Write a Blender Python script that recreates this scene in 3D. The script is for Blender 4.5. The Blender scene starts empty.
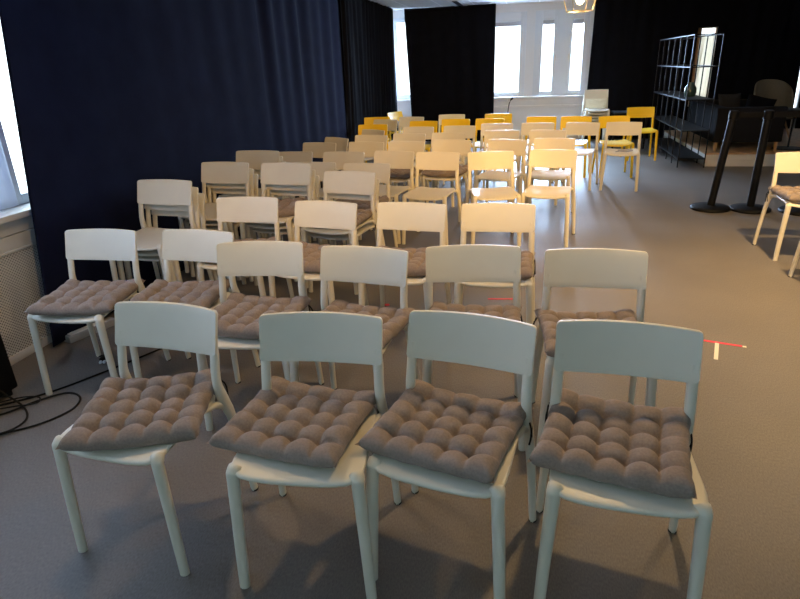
import bpy, bmesh, math, random
from mathutils import Vector, Matrix

PI = math.pi
R = math.radians
scene = bpy.context.scene
col = scene.collection
random.seed(7)

# ------------------------------------------------------------------ camera
F_PX, PITCH, ROLL, HEIGHT, HEADING = 587.27, R(21.749), R(2.192), 1.497, R(13.0)
cam_data = bpy.data.cameras.new('camera')
cam_data.sensor_fit = 'HORIZONTAL'
cam_data.sensor_width = 36.0
cam_data.lens = F_PX / 800.0 * 36.0
cam_data.clip_start = 0.05
cam = bpy.data.objects.new('camera', cam_data)
col.objects.link(cam)
fw = Vector((0, math.cos(PITCH), -math.sin(PITCH)))
up = Vector((0, math.sin(PITCH), math.cos(PITCH)))
rt = Vector((1, 0, 0))
cx = rt * math.cos(ROLL) - up * math.sin(ROLL)
cy = rt * math.sin(ROLL) + up * math.cos(ROLL)
m3 = Matrix((cx, cy, -fw)).transposed()
cam.matrix_world = Matrix.Translation((0, 0, HEIGHT)) @ Matrix.Rotation(HEADING, 4, 'Z') @ m3.to_4x4()
scene.camera = cam

# ------------------------------------------------------------------ view + world
scene.view_settings.view_transform = 'Standard'
scene.view_settings.look = 'None'
scene.view_settings.exposure = 0.22
scene.view_settings.gamma = 1.0
scene.view_settings.use_curve_mapping = False
world = bpy.data.worlds.new('sky')
world.use_nodes = True
bg = world.node_tree.nodes['Background']
bg.inputs[0].default_value = (0.82, 0.93, 1.0, 1)
# overcast sky, brightest on the side the back windows face
_n = world.node_tree.nodes; _l = world.node_tree.links
_tc = _n.new('ShaderNodeTexCoord')
_dot = _n.new('ShaderNodeVectorMath'); _dot.operation = 'DOT_PRODUCT'; _dot.inputs[1].default_value = (-0.45, 0.89, 0.0)
_mr = _n.new('ShaderNodeMapRange'); _mr.inputs['From Min'].default_value = 0.2; _mr.inputs['From Max'].default_value = 0.75
_mr.inputs['To Min'].default_value = 0.5; _mr.inputs['To Max'].default_value = 3.0
_l.new(_tc.outputs['Generated'], _dot.inputs[0])
_l.new(_dot.outputs['Value'], _mr.inputs['Value'])
_l.new(_mr.outputs['Result'], bg.inputs[1])
scene.world = world

# ------------------------------------------------------------------ lights: daylight through the windows, warm lamps
def area(name, loc, rot, sx, sy, power, color):
    l = bpy.data.lights.new(name, 'AREA')
    l.shape = 'RECTANGLE'
    l.size, l.size_y = sx, sy
    l.energy = power
    l.color = color
    o = bpy.data.objects.new(name, l)
    o.location = loc
    o.rotation_euler = rot
    col.objects.link(o)
    return o

def lamp(name, loc, power, color, radius=0.06):
    l = bpy.data.lights.new(name, 'POINT')
    l.energy = power
    l.color = color
    l.shadow_soft_size = radius
    o = bpy.data.objects.new(name, l)
    o.location = loc
    col.objects.link(o)
    return o

COOL = (0.62, 0.86, 1.0)
CYAN = (0.45, 0.95, 1.0)
BLUE = (0.50, 0.70, 1.0)
WARM = (1.0, 0.66, 0.29)
# left wall windows (light enters towards +X)
area('daylight_left_near', (-3.06, 1.48, 1.55), (0, R(-90), 0), 1.5, 2.36, 46, BLUE)
area('daylight_left_far', (-3.06, 3.8, 1.55), (0, R(-90), 0), 1.5, 2.0, 60, COOL)
area('daylight_left_rear', (-3.06, -1.2, 1.55), (0, R(-90), 0), 1.5, 2.0, 5, CYAN)
# front wall windows behind the camera
area('daylight_front', (1.2, -3.06, 1.6), (R(90), 0, 0), 5.0, 1.5, 17, CYAN)
# back wall windows (towards -Y)
area('daylight_back', (-0.15, 13.45, 2.0), (R(-66), 0, 0), 2.6, 2.0, 2800, BLUE)
# warm ceiling lamps above the rows
GOLD = (1.0, 0.56, 0.16)
def spot(name, loc, target, power, color, cone, blend, radius=0.05):
    l = bpy.data.lights.new(name, 'SPOT')
    l.energy = power
    l.color = color
    l.spot_size = cone
    l.spot_blend = blend
    l.shadow_soft_size = radius
    o = bpy.data.objects.new(name, l)
    o.location = loc
    o.rotation_euler = (Vector(target) - Vector(loc)).to_track_quat('-Z', 'Y').to_euler()
    col.objects.link(o)
    return o
spot('warm_track_spot', (1.3, 0.7, 2.45), (0.4, 6.4, 0.6), 370, GOLD, R(60), 0.9)
spot('warm_track_spot', (-0.3, 0.9, 2.45), (-1.6, 5.4, 0.5), 135, GOLD, R(58), 0.9)
spot('warm_downlight', (0.4, 2.5, 2.45), (0.3, 2.55, 0), 85, WARM, R(138), 1.0)
lamp('warm_lamp_middle', (0.5, 6.3, 2.38), 15, WARM, 0.05)
spot('warm_track_spot', (0.5, 3.0, 2.45), (-0.5, 7.9, 0.6), 235, GOLD, R(64), 0.8)
spot('warm_downlight', (-1.4, 2.0, 2.45), (-1.6, 2.05, 0), 36, WARM, R(140), 1.0)
spot('warm_downlight', (1.9, 4.0, 2.45), (1.9, 4.1, 0), 350, WARM, R(118), 1.0)

# ------------------------------------------------------------------ materials
def mat(name, color, rough=0.5, spec=0.4, metal=0.0, noise=0.0, nscale=20.0, bump=0.0, bscale=200.0, sheen=0.0, detail=3.0):
    m = bpy.data.materials.new(name)
    m.use_nodes = True
    nt = m.node_tree
    b = nt.nodes['Principled BSDF']
    b.inputs['Base Color'].default_value = (*color, 1)
    b.inputs['Roughness'].default_value = rough
    b.inputs['Specular IOR Level'].default_value = spec
    b.inputs['Metallic'].default_value = metal
    if sheen:
        b.inputs['Sheen Weight'].default_value = sheen
    if noise or bump:
        tc = nt.nodes.new('ShaderNodeTexCoord')
    if noise:
        n = nt.nodes.new('ShaderNodeTexNoise')
        n.inputs['Scale'].default_value = nscale
        n.inputs['Detail'].default_value = detail
        nt.links.new(tc.outputs['Object'], n.inputs['Vector'])
        r = nt.nodes.new('ShaderNodeValToRGB')
        r.color_ramp.elements[0].position = 0.3
        r.color_ramp.elements[1].position = 0.7
        r.color_ramp.elements[0].color = (*[c * (1 - noise) for c in color], 1)
        r.color_ramp.elements[1].color = (*[min(1, c * (1 + noise)) for c in color], 1)
        nt.links.new(n.outputs['Fac'], r.inputs['Fac'])
        nt.links.new(r.outputs['Color'], b.inputs['Base Color'])
    if bump:
        n2 = nt.nodes.new('ShaderNodeTexNoise')
        n2.inputs['Scale'].default_value = bscale
        n2.inputs['Detail'].default_value = 2.0
        nt.links.new(tc.outputs['Object'], n2.inputs['Vector'])
        bp = nt.nodes.new('ShaderNodeBump')
        bp.inputs['Strength'].default_value = bump
        bp.inputs['Distance'].default_value = 0.004
        nt.links.new(n2.outputs['Fac'], bp.inputs['Height'])
        nt.links.new(bp.outputs['Normal'], b.inputs['Normal'])
    return m

M = {}
M['white_plastic'] = mat('white_plastic', (0.74, 0.695, 0.575), 0.42, 0.45, noise=0.02, nscale=9)
M['yellow_plastic'] = mat('yellow_plastic', (0.90, 0.58, 0.012), 0.42, 0.45, noise=0.02, nscale=9)
M['taupe_fabric'] = mat('taupe_fabric', (0.275, 0.218, 0.186), 0.95, 0.1, noise=0.12, nscale=140, bump=0.35, bscale=500, sheen=0.15)
M['black_cord'] = mat('black_cord', (0.015, 0.014, 0.014), 0.8, 0.2)
M['black_curtain'] = mat('black_curtain', (0.0085, 0.0115, 0.035), 0.95, 0.08, noise=0.15, nscale=6, bump=0.1, bscale=300, sheen=0.0)
M['dark_curtain'] = mat('dark_curtain', (0.005, 0.005, 0.007), 0.95, 0.06, noise=0.15, nscale=6, bump=0.1, bscale=300)
M['wall_paint'] = mat('wall_paint', (0.72, 0.72, 0.72), 0.8, 0.2, noise=0.02, nscale=3)
M['frame_white'] = mat('frame_white', (0.66, 0.70, 0.74), 0.4, 0.4)
M['sill_white'] = mat('sill_white', (0.76, 0.74, 0.72), 0.5, 0.4)
M['black_metal'] = mat('black_metal', (0.005, 0.005, 0.006), 0.5, 0.2)
M['black_plastic'] = mat('black_plastic', (0.004, 0.004, 0.005), 0.55, 0.2)
M['belt'] = mat('belt', (0.008, 0.008, 0.009), 0.8, 0.2)
M['steel'] = mat('steel', (0.6, 0.6, 0.6), 0.3, 0.5, metal=1.0)
M['sofa_fabric'] = mat('sofa_fabric', (0.014, 0.014, 0.016), 0.95, 0.1, noise=0.2, nscale=90, bump=0.3, bscale=400)
M['grey_fabric'] = mat('grey_fabric', (0.022, 0.021, 0.021), 0.95, 0.1, noise=0.15, nscale=90, bump=0.3, bscale=400)
M['olive_shell'] = mat('olive_shell', (0.14, 0.12, 0.08), 0.6, 0.3, noise=0.05, nscale=30)
M['light_wood'] = mat('light_wood', (0.50, 0.30, 0.15), 0.5, 0.3, noise=0.2, nscale=14)
M['platform_white'] = mat('platform_white', (0.66, 0.64, 0.60), 0.6, 0.3, noise=0.03, nscale=8)
M['pink_tape'] = mat('pink_tape', (0.85, 0.05, 0.10), 0.6, 0.3)
M['white_tape'] = mat('white_tape', (0.75, 0.70, 0.60), 0.6, 0.3)
M['grey_plastic'] = mat('grey_plastic', (0.35, 0.35, 0.36), 0.5, 0.4)
def sheer_material(name, color):
    m = mat(name, color, 0.9, 0.1)
    nt = m.node_tree
    tl = nt.nodes.new('ShaderNodeBsdfTranslucent'); tl.inputs[0].default_value = (*[min(1, c * 1.06) for c in color], 1)
    mx = nt.nodes.new('ShaderNodeMixShader'); mx.inputs[0].default_value = 0.8
    nt.links.new(nt.nodes['Principled BSDF'].outputs[0], mx.inputs[1])
    nt.links.new(tl.outputs[0], mx.inputs[2])
    nt.links.new(mx.outputs[0], nt.nodes['Material Output'].inputs[0])
    return m
M['sheer'] = sheer_material('sheer', (0.84, 0.82, 0.74))
M['white_sheer'] = sheer_material('white_sheer', (0.80, 0.82, 0.88))
M['brass'] = mat('brass', (0.55, 0.42, 0.22), 0.35, 0.5, metal=0.8)

def floor_material():
    m = mat('carpet', (0.185, 0.155, 0.13), 0.52, 0.5)
    nt = m.node_tree
    b = nt.nodes['Principled BSDF']
    tc = nt.nodes.new('ShaderNodeTexCoord')
    n1 = nt.nodes.new('ShaderNodeTexNoise'); n1.inputs['Scale'].default_value = 1.4; n1.inputs['Detail'].default_value = 5
    n2 = nt.nodes.new('ShaderNodeTexNoise'); n2.inputs['Scale'].default_value = 230; n2.inputs['Detail'].default_value = 3
    mp = nt.nodes.new('ShaderNodeMapping'); mp.inputs['Scale'].default_value = (1.0, 0.35, 1)
    nt.links.new(tc.outputs['Object'], mp.inputs['Vector'])
    nt.links.new(tc.outputs['Object'], n1.inputs['Vector'])
    nt.links.new(mp.outputs['Vector'], n2.inputs['Vector'])
    r1 = nt.nodes.new('ShaderNodeValToRGB')
    r1.color_ramp.elements[0].color = (0.142, 0.124, 0.108, 1); r1.color_ramp.elements[0].position = 0.3
    r1.color_ramp.elements[1].color = (0.176, 0.155, 0.136, 1); r1.color_ramp.elements[1].position = 0.7
    r2 = nt.nodes.new('ShaderNodeValToRGB')
    r2.color_ramp.elements[0].color = (0.74, 0.74, 0.74, 1); r2.color_ramp.elements[0].position = 0.3
    r2.color_ramp.elements[1].color = (1.22, 1.22, 1.22, 1); r2.color_ramp.elements[1].position = 0.7
    mx = nt.nodes.new('ShaderNodeMix'); mx.data_type = 'RGBA'; mx.blend_type = 'MULTIPLY'; mx.inputs[0].default_value = 1.0
    nt.links.new(n1.outputs['Fac'], r1.inputs['Fac'])
    nt.links.new(n2.outputs['Fac'], r2.inputs['Fac'])
    nt.links.new(r1.outputs['Color'], mx.inputs[6])
    nt.links.new(r2.outputs['Color'], mx.inputs[7])
    nt.links.new(mx.outputs[2], b.inputs['Base Color'])
    bp = nt.nodes.new('ShaderNodeBump'); bp.inputs['Strength'].default_value = 0.10; bp.inputs['Distance'].default_value = 0.003
    nt.links.new(n2.outputs['Fac'], bp.inputs['Height'])
    nt.links.new(bp.outputs['Normal'], b.inputs['Normal'])
    return m

def ceiling_material():
    m = mat('ceiling_tiles', (0.70, 0.70, 0.70), 0.9, 0.1)
    nt = m.node_tree
    b = nt.nodes['Principled BSDF']
    tc = nt.nodes.new('ShaderNodeTexCoord')
    br = nt.nodes.new('ShaderNodeTexBrick')
    br.offset = 0.0
    br.inputs['Scale'].default_value = 1.0
    br.inputs['Brick Width'].default_value = 0.6
    br.inputs['Row Height'].default_value = 1.2
    br.inputs['Mortar Size'].default_value = 0.012
    br.inputs['Color1'].default_value = (0.70, 0.70, 0.70, 1)
    br.inputs['Color2'].default_value = (0.66, 0.66, 0.67, 1)
    br.inputs['Mortar'].default_value = (0.85, 0.85, 0.85, 1)
    nt.links.new(tc.outputs['Object'], br.inputs['Vector'])
    nt.links.new(br.outputs['Color'], b.inputs['Base Color'])
    return m

def perforated_material():
    m = mat('perforated_metal', (0.72, 0.70, 0.67), 0.5, 0.4)
    nt = m.node_tree
    b = nt.nodes['Principled BSDF']
    tc = nt.nodes.new('ShaderNodeTexCoord')
    sep = nt.nodes.new('ShaderNodeSeparateXYZ')
    nt.links.new(tc.outputs['Object'], sep.inputs[0])
    def mth(op, a, bb=None, val=None):
        n = nt.nodes.new('ShaderNodeMath'); n.operation = op
        nt.links.new(a, n.inputs[0])
        if bb is not None: nt.links.new(bb, n.inputs[1])
        if val is not None: n.inputs[1].default_value = val
        return n.outputs[0]
    k = 2 * PI / 0.022
    su = mth('SINE', mth('MULTIPLY', sep.outputs['Y'], val=k))
    sv = mth('SINE', mth('MULTIPLY', sep.outputs['Z'], val=k * 1.15))
    pr = mth('MULTIPLY', su, sv)
    hole = mth('GREATER_THAN', pr, val=0.36)
    mx = nt.nodes.new('ShaderNodeMix'); mx.data_type = 'RGBA'
    nt.links.new(hole, mx.inputs[0])
    mx.inputs[6].default_value = (0.72, 0.70, 0.67, 1)
    mx.inputs[7].default_value = (0.16, 0.155, 0.15, 1)
    nt.links.new(mx.outputs[2], b.inputs['Base Color'])
    return m

def glass_material():
    m = bpy.data.materials.new('window_glass')
    m.use_nodes = True
    nt = m.node_tree
    nt.nodes.clear()
    out = nt.nodes.new('ShaderNodeOutputMaterial')
    mixs = nt.nodes.new('ShaderNodeMixShader')
    tr = nt.nodes.new('ShaderNodeBsdfTransparent')
    gl = nt.nodes.new('ShaderNodeBsdfGlossy')
    gl.inputs['Roughness'].default_value = 0.02
    mixs.inputs[0].default_value = 0.06
    nt.links.new(tr.outputs[0], mixs.inputs[1])
    nt.links.new(gl.outputs[0], mixs.inputs[2])
    nt.links.new(mixs.outputs[0], out.inputs[0])
    return m

def emission_material(name, color, strength):
    m = bpy.data.materials.new(name)
    m.use_nodes = True
    b = m.node_tree.nodes['Principled BSDF']
    b.inputs['Base Color'].default_value = (*color, 1)
    b.inputs['Emission Color'].default_value = (*color, 1)
    b.inputs['Emission Strength'].default_value = strength
    return m

M['carpet'] = floor_material()
M['ceiling'] = ceiling_material()
M['perforated'] = perforated_material()
M['glass'] = glass_material()
M['bulb'] = emission_material('bulb_glow', (1.0, 0.80, 0.45), 14.0)

# ------------------------------------------------------------------ mesh helpers
def link_mesh(name, verts, faces, material, parent=None, smooth=True, bevel=0.0, angle=35):
    me = bpy.data.meshes.new(name)
    bm = bmesh.new()
    vs = [bm.verts.new(v) for v in verts]
    for f in faces:
        try:
            bm.faces.new([vs[i] for i in f])
        except ValueError:
            pass
    return link_bm(name, bm, material, parent, smooth, bevel, angle)

def link_bm(name, bm, material, parent=None, smooth=True, bevel=0.0, angle=35):
    bmesh.ops.recalc_face_normals(bm, faces=bm.faces)
    if bevel:
        ed = [e for e in bm.edges if len(e.link_faces) == 2 and e.calc_face_angle(0) > R(angle)]
        bmesh.ops.bevel(bm, geom=ed, offset=bevel, segments=2, affect='EDGES', clamp_overlap=True, profile=0.6)
    for f in bm.faces:
        f.smooth = smooth
    if smooth:
        for e in bm.edges:
            if len(e.link_faces) == 2 and e.calc_face_angle(0) > R(50):
                e.smooth = False
    me = bpy.data.meshes.new(name)
    bm.to_mesh(me)
    bm.free()
    me.materials.append(material)
    o = bpy.data.objects.new(name, me)
    col.objects.link(o)
    if parent is not None:
        o.parent = parent
    return o

def bm_box(bm, x0, x1, y0, y1, z0, z1):
    v = [bm.verts.new(p) for p in ((x0, y0, z0), (x1, y0, z0), (x1, y1, z0), (x0, y1, z0), (x0, y0, z1), (x1, y0, z1), (x1, y1, z1), (x0, y1, z1))]
    for f in ((0, 3, 2, 1), (4, 5, 6, 7), (0, 1, 5, 4), (1, 2, 6, 5), (2, 3, 7, 6), (3, 0, 4, 7)):
        bm.faces.new([v[i] for i in f])

def boxes(name, lst, material, parent=None, bevel=0.0):
    bm = bmesh.new()
    for b in lst:
        bm_box(bm, *b)
    return link_bm(name, bm, material, parent, smooth=bool(bevel), bevel=bevel)

def tube_geo(path, radii, n=10, flat=None):
    """verts, faces of a tube; radii: (ra, rb) per point, ra along the horizontal side vector"""
    P = [Vector(p) for p in path]
    verts, faces = [], []
    for i, p in enumerate(P):
        t = (P[min(i + 1, len(P) - 1)] - P[max(i - 1, 0)]).normalized()
        ref = Vector(flat) if flat else (Vector((0, 0, 1)) if abs(t.z) < 0.9 else Vector((1, 0, 0)))
        a = (ref - t * ref.dot(t)).normalized()
        b = t.cross(a)
        ra, rb = radii[i] if isinstance(radii, list) else (radii, radii)
        for k in range(n):
            q = 2 * PI * k / n
            verts.append(p + a * (ra * math.cos(q)) + b * (rb * math.sin(q)))
    for i in range(len(P) - 1):
        for k in range(n):
            faces.append((i * n + k, i * n + (k + 1) % n, (i + 1) * n + (k + 1) % n, (i + 1) * n + k))
    faces.append(tuple(range(n))[::-1])
    faces.append(tuple((len(P) - 1) * n + k for k in range(n)))
    return verts, faces

def tube(name, path, radii, material, parent=None, n=10, flat=None):
    v, f = tube_geo(path, radii, n, flat)
    return link_mesh(name, v, f, material, parent)

def tubes(name, lst, material, parent=None, n=8):
    V, Fc = [], []
    for path, r in lst:
        v, f = tube_geo(path, r, n)
        k = len(V)
        V += v
        Fc += [tuple(i + k for i in ff) for ff in f]
    return link_mesh(name, V, Fc, material, parent)

def lathe(name, prof, material, parent=None, n=32, center=(0, 0)):
    V, Fc = [], []
    for r, z in prof:
        for k in range(n):
            a = 2 * PI * k / n
            V.append((center[0] + r * math.cos(a), center[1] + r * math.sin(a), z))
    for i in range(len(prof) - 1):
        for k in range(n):
            Fc.append((i * n + k, i * n + (k + 1) % n, (i + 1) * n + (k + 1) % n, (i + 1) * n + k))
    Fc.append(tuple(range(n))[::-1])
    Fc.append(tuple((len(prof) - 1) * n + k for k in range(n)))
    return link_mesh(name, V, Fc, material, parent)

def smooth_path(pts, sub=8):
    out = []
    P = [Vector(p) for p in pts]
    for i in range(len(P) - 1):
        p0, p1, p2, p3 = P[max(i - 1, 0)], P[i], P[i + 1], P[min(i + 2, len(P) - 1)]
        for s in range(sub):
            t = s / sub
            out.append(0.5 * ((2 * p1) + (p2 - p0) * t + (2 * p0 - 5 * p1 + 4 * p2 - p3) * t * t + (3 * p1 - p0 - 3 * p2 + p3) * t ** 3))
    out.append(P[-1])
    return out

def tag(o, label, cat, group=None):
    o['label'] = label
    o['category'] = cat
    if group:
        o['group'] = group
    return o

def thing(name, label, cat, loc=(0, 0, 0), rz=0.0, group=None):
    o = bpy.data.objects.new(name, None)
    o.empty_display_size = 0.1
    o.location = loc
    o.rotation_euler = (0, 0, rz)
    col.objects.link(o)
    return tag(o, label, cat, group)

def struct(o):
    o['kind'] = 'structure'
    return o

def dup(root):
    r = root.copy()
    col.objects.link(r)
    for ch in list(root.children):
        c = ch.copy()
        col.objects.link(c)
        c.parent = r
        for g in list(ch.children):
            d = g.copy()
            col.objects.link(d)
            d.parent = c
    return r

# ------------------------------------------------------------------ the room
H = 2.50
XL, XR, YF, YB = -2.95, 6.5, -3.0, 12.6
struct(boxes('floor', [(XL - 0.2, XR + 0.2, YF - 0.2, YB + 0.2, -0.1, 0.0)], M['carpet']))
struct(boxes('ceiling', [(XL - 0.2, XR + 0.2, YF - 0.2, YB + 0.2, H, H + 0.1)], M['ceiling']))

def wall_with_holes(axis, pos, thick, a0, a1, holes, name):
    """axis 'x': wall plane at X=pos running in Y; axis 'y': at Y=pos running in X"""
    lst = []
    def add(u0, u1, z0, z1):
        if u1 - u0 < 1e-4 or z1 - z0 < 1e-4: return
        p0, p1 = sorted((pos, pos + thick))
        lst.append((p0, p1, u0, u1, z0, z1) if axis == 'x' else (u0, u1, p0, p1, z0, z1))
    u = a0
    for h0, h1, z0, z1 in sorted(holes):
        add(u, h0, 0, H)
        add(h0, h1, 0, z0)
        add(h0, h1, z1, H)
        u = h1
    add(u, a1, 0, H)
    return struct(boxes(name, lst, M['wall_paint']))

left_holes = [(-2.2, -0.2, 0.81, 2.3), (0.3, 2.74, 0.81, 2.3), (2.8, 4.8, 0.81, 2.3)]
back_holes = [(-2.85, -1.65, 0.83, 2.36), (-1.25, -0.22, 0.83, 2.36), (-0.06, 0.94, 0.83, 2.36), (2.83, 3.16, 0.70, 1.96), (4.35, 4.75, 0.45, 1.8)]
front_holes = [(-1.3, 3.7, 0.85, 2.35)]
wall_with_holes('x', XL, -0.16, YF, YB, left_holes, 'wall_left')
wall_with_holes('y', YB, 0.16, XL, XR, back_holes, 'wall_back')
wall_with_holes('y', YF, -0.16, XL, XR, front_holes, 'wall_front')
wall_with_holes('x', XR, 0.16, YF, YB, [], 'wall_right')

WIN = [0]
def window(axis, pos, u0, u1, z0, z1, panes, fw_=0.07, depth=0.06, inward=1, material=None):
    """one window: frame mesh with the pane holes, panes as children"""
    WIN[0] += 1
    material = material or M['frame_white']
    lst = []
    q0, q1 = pos, pos + depth * inward
    q0, q1 = min(q0, q1), max(q0, q1)
    def add(l, a, b, c, d, e0=q0, e1=q1):
        l.append((e0, e1, a, b, c, d) if axis == 'x' else (a, b, e0, e1, c, d))
    u = u0
    for a, b, c, d in panes:
        add(lst, u, a, z0, z1)
        add(lst, a, b, z0, c)
        add(lst, a, b, d, z1)
        u = b
    add(lst, u, u1, z0, z1)
    # raised casement rims around each pane
    e0, e1 = (q0 - 0.018, q0 + 0.002) if (axis == 'y') else (q1 - 0.002, q1 + 0.018)
    for a, b, c, d in panes:
        for s in ((a - 0.055, a, c - 0.055, d + 0.055), (b, b + 0.055, c - 0.055, d + 0.055), (a, b, c - 0.055, c), (a, b, d, d + 0.055)):
            add(lst, *s, e0, e1)
    fr = struct(boxes('window_%d' % WIN[0], lst, material, bevel=0.004))
    mid = (q0 + q1) / 2
    for a, b, c, d in panes:
        g = []
        add(g, a, b, c, d, mid - 0.004, mid + 0.004)
        boxes('pane', g, M['glass'], fr)
    return fr

for h0, h1, z0, z1 in left_holes:
    window('x', XL - 0.06, h0, h1, z0, z1, [(h0 + 0.09, (h0 + h1) / 2 - 0.05, z0 + 0.06, z1 - 0.09), ((h0 + h1) / 2 + 0.05, h1 - 0.09, z0 + 0.06, z1 - 0.09)])
w = window('y', YB + 0.02, -2.85, -1.65, 0.83, 2.36, [(-2.76, -1.75, 0.92, 2.28)])
w1 = window('y', YB + 0.02, -1.25, -0.22, 0.83, 2.36, [(-1.14, -0.335, 0.925, 2.19)])
w2 = window('y', YB + 0.02, -0.06, 0.94, 0.83, 2.36, [(0.085, 0.292, 0.925, 2.19), (0.635, 0.832, 0.925, 2.18)])
for fr, spots in ((w2, (0.345, 0.585)),):
    for x in spots:
        boxes('handle', [(x - 0.009, x + 0.009, YB - 0.03, YB + 0.004, 1.52, 1.58), (x - 0.006, x + 0.006, YB - 0.045, YB - 0.03, 1.47, 1.57)], M['steel'], fr, bevel=0.002)
for fr, rng in ((w1, ((-1.14, -0.335, 2.19),)), (w2, ((0.085, 0.292, 2.19), (0.635, 0.832, 2.18)))):
    for a, b, z in rng:
        boxes('blind_rail', [(a, b, YB + 0.035, YB + 0.055, z - 0.075, z)], M['grey_plastic'], fr)
w4 = window('y', YB + 0.02, 2.83, 3.16, 0.70, 1.96, [(2.905, 3.14, 0.74, 1.92)], material=M['light_wood'])
window('y', YB + 0.02, 4.35, 4.75, 0.45, 1.8, [(4.40, 4.70, 0.5, 1.75)])
window('y', YF - 0.08, -1.3, 3.7, 0.85, 2.35, [(-1.2, 0.3, 0.95, 2.25), (0.4, 1.95, 0.95, 2.25), (2.05, 3.6, 0.95, 2.25)])

# window sills and wall details
struct(boxes('trim_1', [(XL, XL + 0.17, YF, 5.0, 0.775, 0.81)], M['sill_white'], bevel=0.006))
struct(boxes('trim_2', [(XL, XL + 0.13, YF, 5.0, 0.61, 0.69), (XL, XL + 0.13, YF, 5.0, 0.695, 0.772)], M['sill_white'], bevel=0.004))
struct(boxes('trim_3', [(-2.9, 0.98, YB - 0.10, YB, 0.80, 0.83)], M['sill_white'], bevel=0.005))
struct(boxes('trim_4', [(-0.8, 0.98, YB - 0.035, YB, 0.62, 0.66)], M['sill_white'], bevel=0.005))
struct(boxes('baseboard_back', [(XL, XR, YB - 0.015, YB, 0.0, 0.08)], M['sill_white']))
struct(boxes('baseboard_left', [(XL, XL + 0.015, YF, YB, 0.0, 0.08)], M['sill_white']))

# radiator cover under the left window
rad = thing('radiator_cover', 'white perforated metal radiator cover below the left window, beside the curtain', 'radiator', (XL, 1.2, 0))
boxes('grille', [(0.115, 0.128, -4.1, 2.3, 0.05, 0.60)], M['perforated'], rad)
boxes('top_rail', [(0.016, 0.135, -4.1, 2.3, 0.598, 0.612)], M['sill_white'], rad, bevel=0.003)
boxes('bottom_rail', [(0.016, 0.135, -4.1, 2.3, 0.0, 0.05)], M['sill_white'], rad, bevel=0.003)

# ceiling vent
cv = thing('ceiling_vent', 'narrow dark slot vent in the white ceiling near the back wall', 'vent', (-1.44, 11.75, H))
boxes('frame', [(-0.12, 0.12, -0.55, 0.55, -0.012, 0.0)], M['frame_white'], cv, bevel=0.003)
boxes('slot', [(-0.045, 0.045, -0.48, 0.48, -0.015, -0.011)], M['black_plastic'], cv)

# sockets on the back wall
sk = boxes('wall_socket', [(-0.72, -0.54, YB - 0.03, YB, 0.745, 0.79)], M['frame_white'], bevel=0.004)
tag(sk, 'small white double socket on the back wall under the left back window', 'socket')
sk = boxes('wall_socket', [(-0.30, -0.02, YB - 0.03, YB, 0.745, 0.785)], M['sill_white'], bevel=0.004)
tag(sk, 'long pale socket strip on the back wall between the two back windows', 'socket')

# ------------------------------------------------------------------ curtains
def curtain(name, label, p0, p1, z0, z1, material, amp=0.03, wave=0.2, seed=1, nz=26, step=0.02, edge0=(0, 0), edge1=(0, 0), skip=None, calm=0.0, flare=0.0):
    """hanging cloth from p0 to p1 (xy); edge0/edge1 = shift of the first/last edge along the run at (bottom, top)"""
    rnd = random.Random(seed)
    a, b = Vector((*p0, 0)), Vector((*p1, 0))
    d = (b - a)
    L = d.length
    d.normalize()
    nrm = Vector((-d.y, d.x, 0))
    n = max(12, int(L / step))
    # folds with irregular spacing
    ph, x = [], 0.0
    comps = [(rnd.uniform(0.7, 1.4) * wave, rnd.uniform(0, 6.28), rnd.uniform(0.4, 1.0)) for _ in range(4)]
    comps += [(wave * 5 * rnd.uniform(0.8, 1.3), rnd.uniform(0, 6.28), 0.8)]
    drift = [rnd.uniform(-0.06, 0.06) for _ in comps]
    V, Fc = [], []
    for i in range(n + 1):
        s = L * i / n
        for j in range(nz + 1):
            t = j / nz
            z = z0 + (z1 - z0) * t
            e = 0.0
            k0 = max(0, 1 - s / 0.9); k1 = max(0, 1 - (L - s) / 0.9)
            e += (edge0[0] * (1 - t) + edge0[1] * t) * k0 ** 1.0
            e += (edge1[0] * (1 - t) + edge1[1] * t) * k1 ** 1.0
            off = 0.0
            for (w_, p_, a_), dr in zip(comps, drift):
                off += a_ * math.sin(2 * PI * (s + dr * t * 2.0) / w_ + p_)
            off *= amp / 2.0 * (0.55 + 0.45 * t + flare * (1 - t))
            if calm and s < calm:
                off *= 0.35
            P = a + d * (s + e) + nrm * off
            V.append((P.x, P.y, z))
    for i in range(n):
        s = L * (i + 0.5) / n
        for j in range(nz):
            zc = z0 + (z1 - z0) * (j + 0.5) / nz
            if skip and skip(s, zc):
                continue
            q = i * (nz + 1) + j
            Fc.append((q, q + nz + 1, q + nz + 2, q + 1))
    o = link_mesh(name, V, Fc, material)
    sol = o.modifiers.new('thickness', 'SOLIDIFY')
    sol.thickness = 0.004
    tag(o, label, 'curtain')
    return o

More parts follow.
